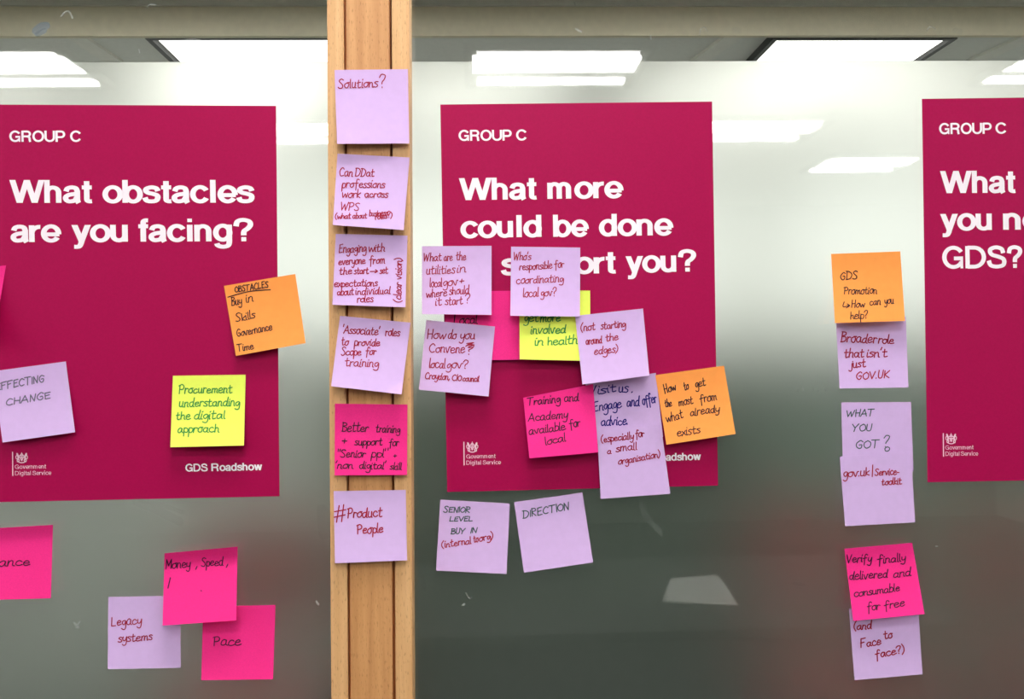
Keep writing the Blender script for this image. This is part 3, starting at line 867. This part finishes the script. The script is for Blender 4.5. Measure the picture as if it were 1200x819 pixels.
# middle poster
note('pink', ((521, 341.5), (608, 340.5), (610, 421.5), (522, 423)), 'pink sticky note mostly hidden under lilac notes, upper middle poster',
     [('Local', 532, 380, 559.5, 379, 7)], 'plum_ink', base=0.0034, lift=(0.002, 0.002), group=G_M)
note('yellow', ((608.5, 339.5), (691.5, 340.5), (692, 423), (609, 421)), 'yellow sticky note with green writing half under lilac notes, middle poster',
     [('get', 613.5, 377, 630.8, 376.4, 6), ('more', 633.3, 376.8, 657, 376.2, 6), ('involved', 622.2, 391, 663.3, 390.2, 6.2), ('in', 627.3, 404.8, 636.3, 404.4, 6), ('health', 642.3, 404.4, 676.5, 402.4, 6)],
     'green_ink', base=0.0048, lift=(0.007, 0.006), group=G_M, pen=1.3)
note('lilac', ((494.5, 288.5), (576, 288), (576, 369), (494.5, 368)), 'lilac sticky note at the left edge of the middle poster, upper of two',
     [('What', 497.2, 306, 517.2, 305.6, 6), ('are', 520.4, 305.6, 530.2, 305.2, 5.6), ('the', 534.6, 304.8, 546, 304.6, 6), ('utilities', 500, 321.4, 533.8, 320, 6), ('in', 535.8, 319.6, 546, 319, 6),
      ('local', 504, 336.4, 518, 335.6, 6), ('gov', 519, 335.4, 537, 334.2, 6), ('+', 539, 332.6, 544, 332.2, 6), ('where', 500, 348.4, 524, 347, 5.6), ('should', 526.5, 345.4, 550.4, 343.6, 5.6),
      ('it', 510.6, 358.2, 518, 357.6, 6), ('start', 521.6, 357.4, 542.4, 356, 5.6), ('?', 546, 355, 551.4, 354.6, 6)], 'red_ink', base=0.0052, lift=(0.007, 0.007), group=G_M, pen=1.1)
note('lilac', ((499.5, 375), (580, 382.5), (572.5, 464.5), (491, 456.5)), 'lilac sticky note with a scribbled-out mark, left edge of the middle poster',
     [('How', 500.9, 396.4, 522.9, 397, 6.4), ('do', 525.3, 396.8, 535, 397, 6.4), ('you', 538.2, 397, 556.3, 397.4, 6.2), ('Convene', 503.3, 413, 544.8, 413.4, 6.6), ('?', 546, 415.6, 555.6, 415.4, 7.4),
      ('local', 503.3, 431, 521.6, 431.4, 6.4), ('gov?', 522.9, 431.4, 548.5, 431.6, 6.4), ('Croydon,', 498.4, 443.6, 526.5, 445, 4.6), ('CIO', 530, 446, 541, 446.2, 4), ('council', 542.4, 446.4, 561.2, 447, 4)],
     'red_ink', base=0.0058, lift=(0.006, 0.006), group=G_M, raw=[[(547, 402.5), (555, 401.5), (547.5, 404.5), (555.5, 404), (548.5, 407), (554, 407)]], pen=1.15)
note('lilac', ((599, 289), (680, 290), (679.5, 371), (598, 370)), 'lilac sticky note covering part of the middle poster heading',
     [("Who's", 602.8, 305, 622.7, 304.4, 5.4), ('responsible', 608.8, 316.6, 647.3, 314.4, 5.2), ('for', 650, 314, 661.3, 313, 5.4), ('coordinating', 605.3, 332.4, 660.5, 330, 5.4), ('local', 613.3, 348, 631.3, 347.4, 6), ('gov?', 633.5, 347.2, 652.3, 346.4, 6)],
     'red_ink', base=0.0056, lift=(0.009, 0.006), group=G_M, pen=1.1)
note('lilac', ((686, 449), (768.5, 437), (777, 512), (700, 520)), 'lilac sticky note with dark blue writing on the middle poster',
     [('Visit', 690.5, 463, 722.5, 458.6, 6.2), ('us', 725.6, 460.2, 737, 459.2, 6.6), ('.', 740, 459.4, 741, 459.2, 6), ('Engage', 697, 482, 728.7, 477.6, 6.8), ('and', 735, 476.2, 750, 475, 6.6), ('offer', 753.6, 474.6, 770, 471.4, 7), ('advice.', 704.8, 498.8, 735, 497.4, 6.4)],
     'blue_ink', base=0.0034, lift=(0.002, 0.002), group=G_M, pen=1.35)
note('lilac', ((699.5, 501), (774.5, 497.5), (785.5, 578.5), (704, 584.5)), 'lilac sticky note with bracketed red writing hanging off the middle poster bottom',
     [('(especially', 704.8, 518.4, 743, 514.2, 5), ('for', 745.3, 512.6, 755.3, 511.4, 5.4), ('a', 712, 532, 716.3, 531.6, 4), ('small', 722, 529.4, 746.4, 526.6, 5.2), ('organisation)', 725, 544.4, 774, 535.4, 4.8)],
     'red_ink', base=0.0060, lift=(0.003, 0.003), group=G_M, pen=1.15)
note('pink', ((613, 466), (695, 450), (701, 530), (620.5, 537)), 'pink sticky note with black writing tilted on the lower middle poster',
     [('Training', 618.7, 475, 657, 471.4, 5.6), ('and', 661.9, 471, 678.5, 469, 6), ('Academy', 619, 493.6, 666, 489.6, 5.8), ('available', 620.3, 509.4, 663, 503.4, 5.8), ('for', 668, 501.2, 680.5, 498.8, 5.8), ('local', 639.9, 521.6, 663.3, 516.6, 6)],
     'plum_ink', base=0.0058, lift=(0.010, 0.007), group=G_M, power=1.2)
note('orange', ((768, 439.5), (848.5, 428.5), (862, 508.5), (781, 521)), 'orange sticky note at the right edge of the middle poster',
     [('How', 779.5, 460.8, 793, 456.6, 6), ('to', 802.3, 456.8, 807.7, 455.6, 6), ('get', 814.8, 454.2, 827.2, 451.8, 6), ('the', 780, 477, 787.6, 475.6, 5.4), ('most', 796, 475.6, 812.4, 472.6, 6), ('from', 820.8, 472, 840, 468.2, 6),
      ('what', 781.5, 494.4, 801, 489.6, 6), ('already', 809.5, 487.6, 844, 482, 5.6), ('exists', 794.3, 511.6, 821, 507, 6)], 'black_ink', base=0.0044, lift=(0.007, 0.008), group=G_M, pen=1.1)
note('lilac', ((674, 370), (753.5, 361.5), (761, 440), (682.5, 450.5)), 'lilac sticky note tilted anticlockwise, centre of the middle poster',
     [('(not', 681, 387.8, 697.5, 386.2, 5.4), ('starting', 704.3, 385.8, 733.5, 382.8, 5.2), ('around', 687, 403.6, 705.8, 401.8, 5.4), ('the', 710.3, 399.6, 724.8, 398, 5.4), ('edges)', 696.8, 415.2, 724.5, 412.6, 5.4)],
     'red_ink', base=0.0112, lift=(0.008, 0.007), group=G_M, pen=1.2)
note('lilac', ((516, 585.5), (597.5, 590), (593.5, 672.5), (511, 668.5)), 'lilac sticky note with green capitals and red brackets below the middle poster',
     [('SENIOR', 519.6, 600, 550.8, 600.6, 4), ('LEVEL', 527, 610.8, 553.4, 610.6, 3.2), ('BUY', 528.4, 625.8, 545.5, 625.4, 4), ('IN', 551.6, 624.4, 559.5, 624.2, 3.6),
      ('(internal', 518, 642, 552.2, 637, 4.8, 'crimson_ink'), ('to', 555.7, 635.6, 561, 634.8, 4.8, 'crimson_ink'), ('org)', 562, 634.4, 578.4, 631, 4.8, 'crimson_ink')], 'teal_ink', base=0.001, lift=(0.004, 0.004), group=G_M, pen=1.15)
note('lilac', ((602.5, 588.5), (682.5, 577), (695, 659), (614, 671)), 'lilac sticky note with one word in capitals below the middle poster',
     [('DIRECTION', 612.9, 607, 667.7, 596.8, 5)], 'teal_ink', base=0.001, lift=(0.005, 0.005), group=G_M, pen=1.2)
# right column
note('lilac', ((979.5, 373), (1061.5, 371), (1064.5, 454), (984, 455)), 'lilac sticky note tucked under the orange note, right column',
     [('Broader', 985.2, 400.6, 1027.6, 402, 6.8), ('role', 1029.4, 402.4, 1047.4, 403, 6), ('that', 989.6, 418.6, 1012.3, 418.6, 6), ("isn't", 1016, 418.4, 1039.7, 418, 6), ('just', 994.7, 431, 1014.5, 429.8, 6), ('GOV.UK', 1004, 444.8, 1043, 442.6, 5.2)],
     'red_ink', base=0.001, lift=(0.004, 0.004), group=G_R, pen=1.35)
note('orange', ((974, 297.5), (1055, 294.5), (1060.5, 376), (978.5, 378.5)), 'orange sticky note at the top of the right column',
     [('GDS', 985.2, 327.6, 1005, 327, 5.6), ('Promotion', 989.2, 344.8, 1027.6, 344, 5.4), ('^', 988, 361, 995.8, 360.4, 5.4), ('How', 998, 360.4, 1013.8, 359.6, 5.4), ('can', 1019.5, 357.4, 1032, 356.6, 5.4), ('you', 1036.4, 356.4, 1047.4, 355.6, 5.4), ('help?', 996.9, 374, 1017.3, 372.6, 5.6)],
     'black_ink', base=0.0014, lift=(0.010, 0.009), group=G_R, pen=1.05)
note('lilac', ((986, 471.5), (1067.5, 471), (1070.5, 552.5), (988, 554)), 'lilac sticky note with grey capitals, right column, above the one it meets',
     [('WHAT', 992.8, 488.4, 1024.8, 487.2, 4.6), ('YOU', 999.6, 505.6, 1022.4, 504.4, 4.8), ('GOT', 1003.7, 525.8, 1031, 524.2, 5.4), ('?', 1036, 524, 1042.5, 524, 8.6)], 'teal_ink', base=0.001, lift=(0.001, 0.001), group=G_R,
     raw=[[(1040, 523.5), (1037, 525.5), (1038, 528.5), (1041.5, 528), (1042.5, 525), (1040, 523.5)]], pen=1.15)
note('lilac', ((984, 535), (1067.5, 529.5), (1072.5, 612), (990.5, 616.5)), 'lilac sticky note with a web address in red, right column',
     [('gov.uk', 988, 558.8, 1019, 557, 6), ('/', 1022, 557.6, 1024, 557.4, 7), ('Service-', 1025.4, 557, 1053.6, 556, 5), ('toolkit', 1033.5, 568.2, 1056.7, 567.2, 4.6)], 'crimson_ink', base=0.0030, lift=(0.003, 0.003), group=G_R, pen=1.2)
note('lilac', ((995, 713), (1076, 711), (1081, 790), (1001.5, 797)), 'lilac sticky note half under a pink note at the bottom right',
     [('(and', 1001, 737.8, 1022, 736.4, 5.6), ('Face', 1009, 758.4, 1032.6, 755, 5.8), ('to', 1036.5, 749, 1046.4, 747.4, 5.8), ('face?)', 1026.6, 771.4, 1060.3, 764.4, 6)], 'red_ink', base=0.001, lift=(0.003, 0.003), group=G_R, pen=1.4)
note('pink', ((989.5, 643), (1069, 636), (1083.5, 719.5), (1000, 727.5)), 'pink sticky note with four lines, the only pink in the right column',
     [('Verify', 993, 659.6, 1022, 658, 5.8), ('finally', 1028.8, 660.6, 1061.8, 657, 5.6), ('delivered', 995.9, 679.2, 1041, 676.6, 5.8), ('and', 1047.5, 676.6, 1068.4, 674.4, 5.8), ('consumable', 1001.4, 699, 1054.5, 692.4, 5.6), ('for', 1016.8, 715.4, 1031.7, 714, 5.8), ('free', 1037, 714, 1060.3, 709.6, 5.8)],
     'plum_ink', base=0.0014, lift=(0.010, 0.010), group=G_R, top_curl=0.002)
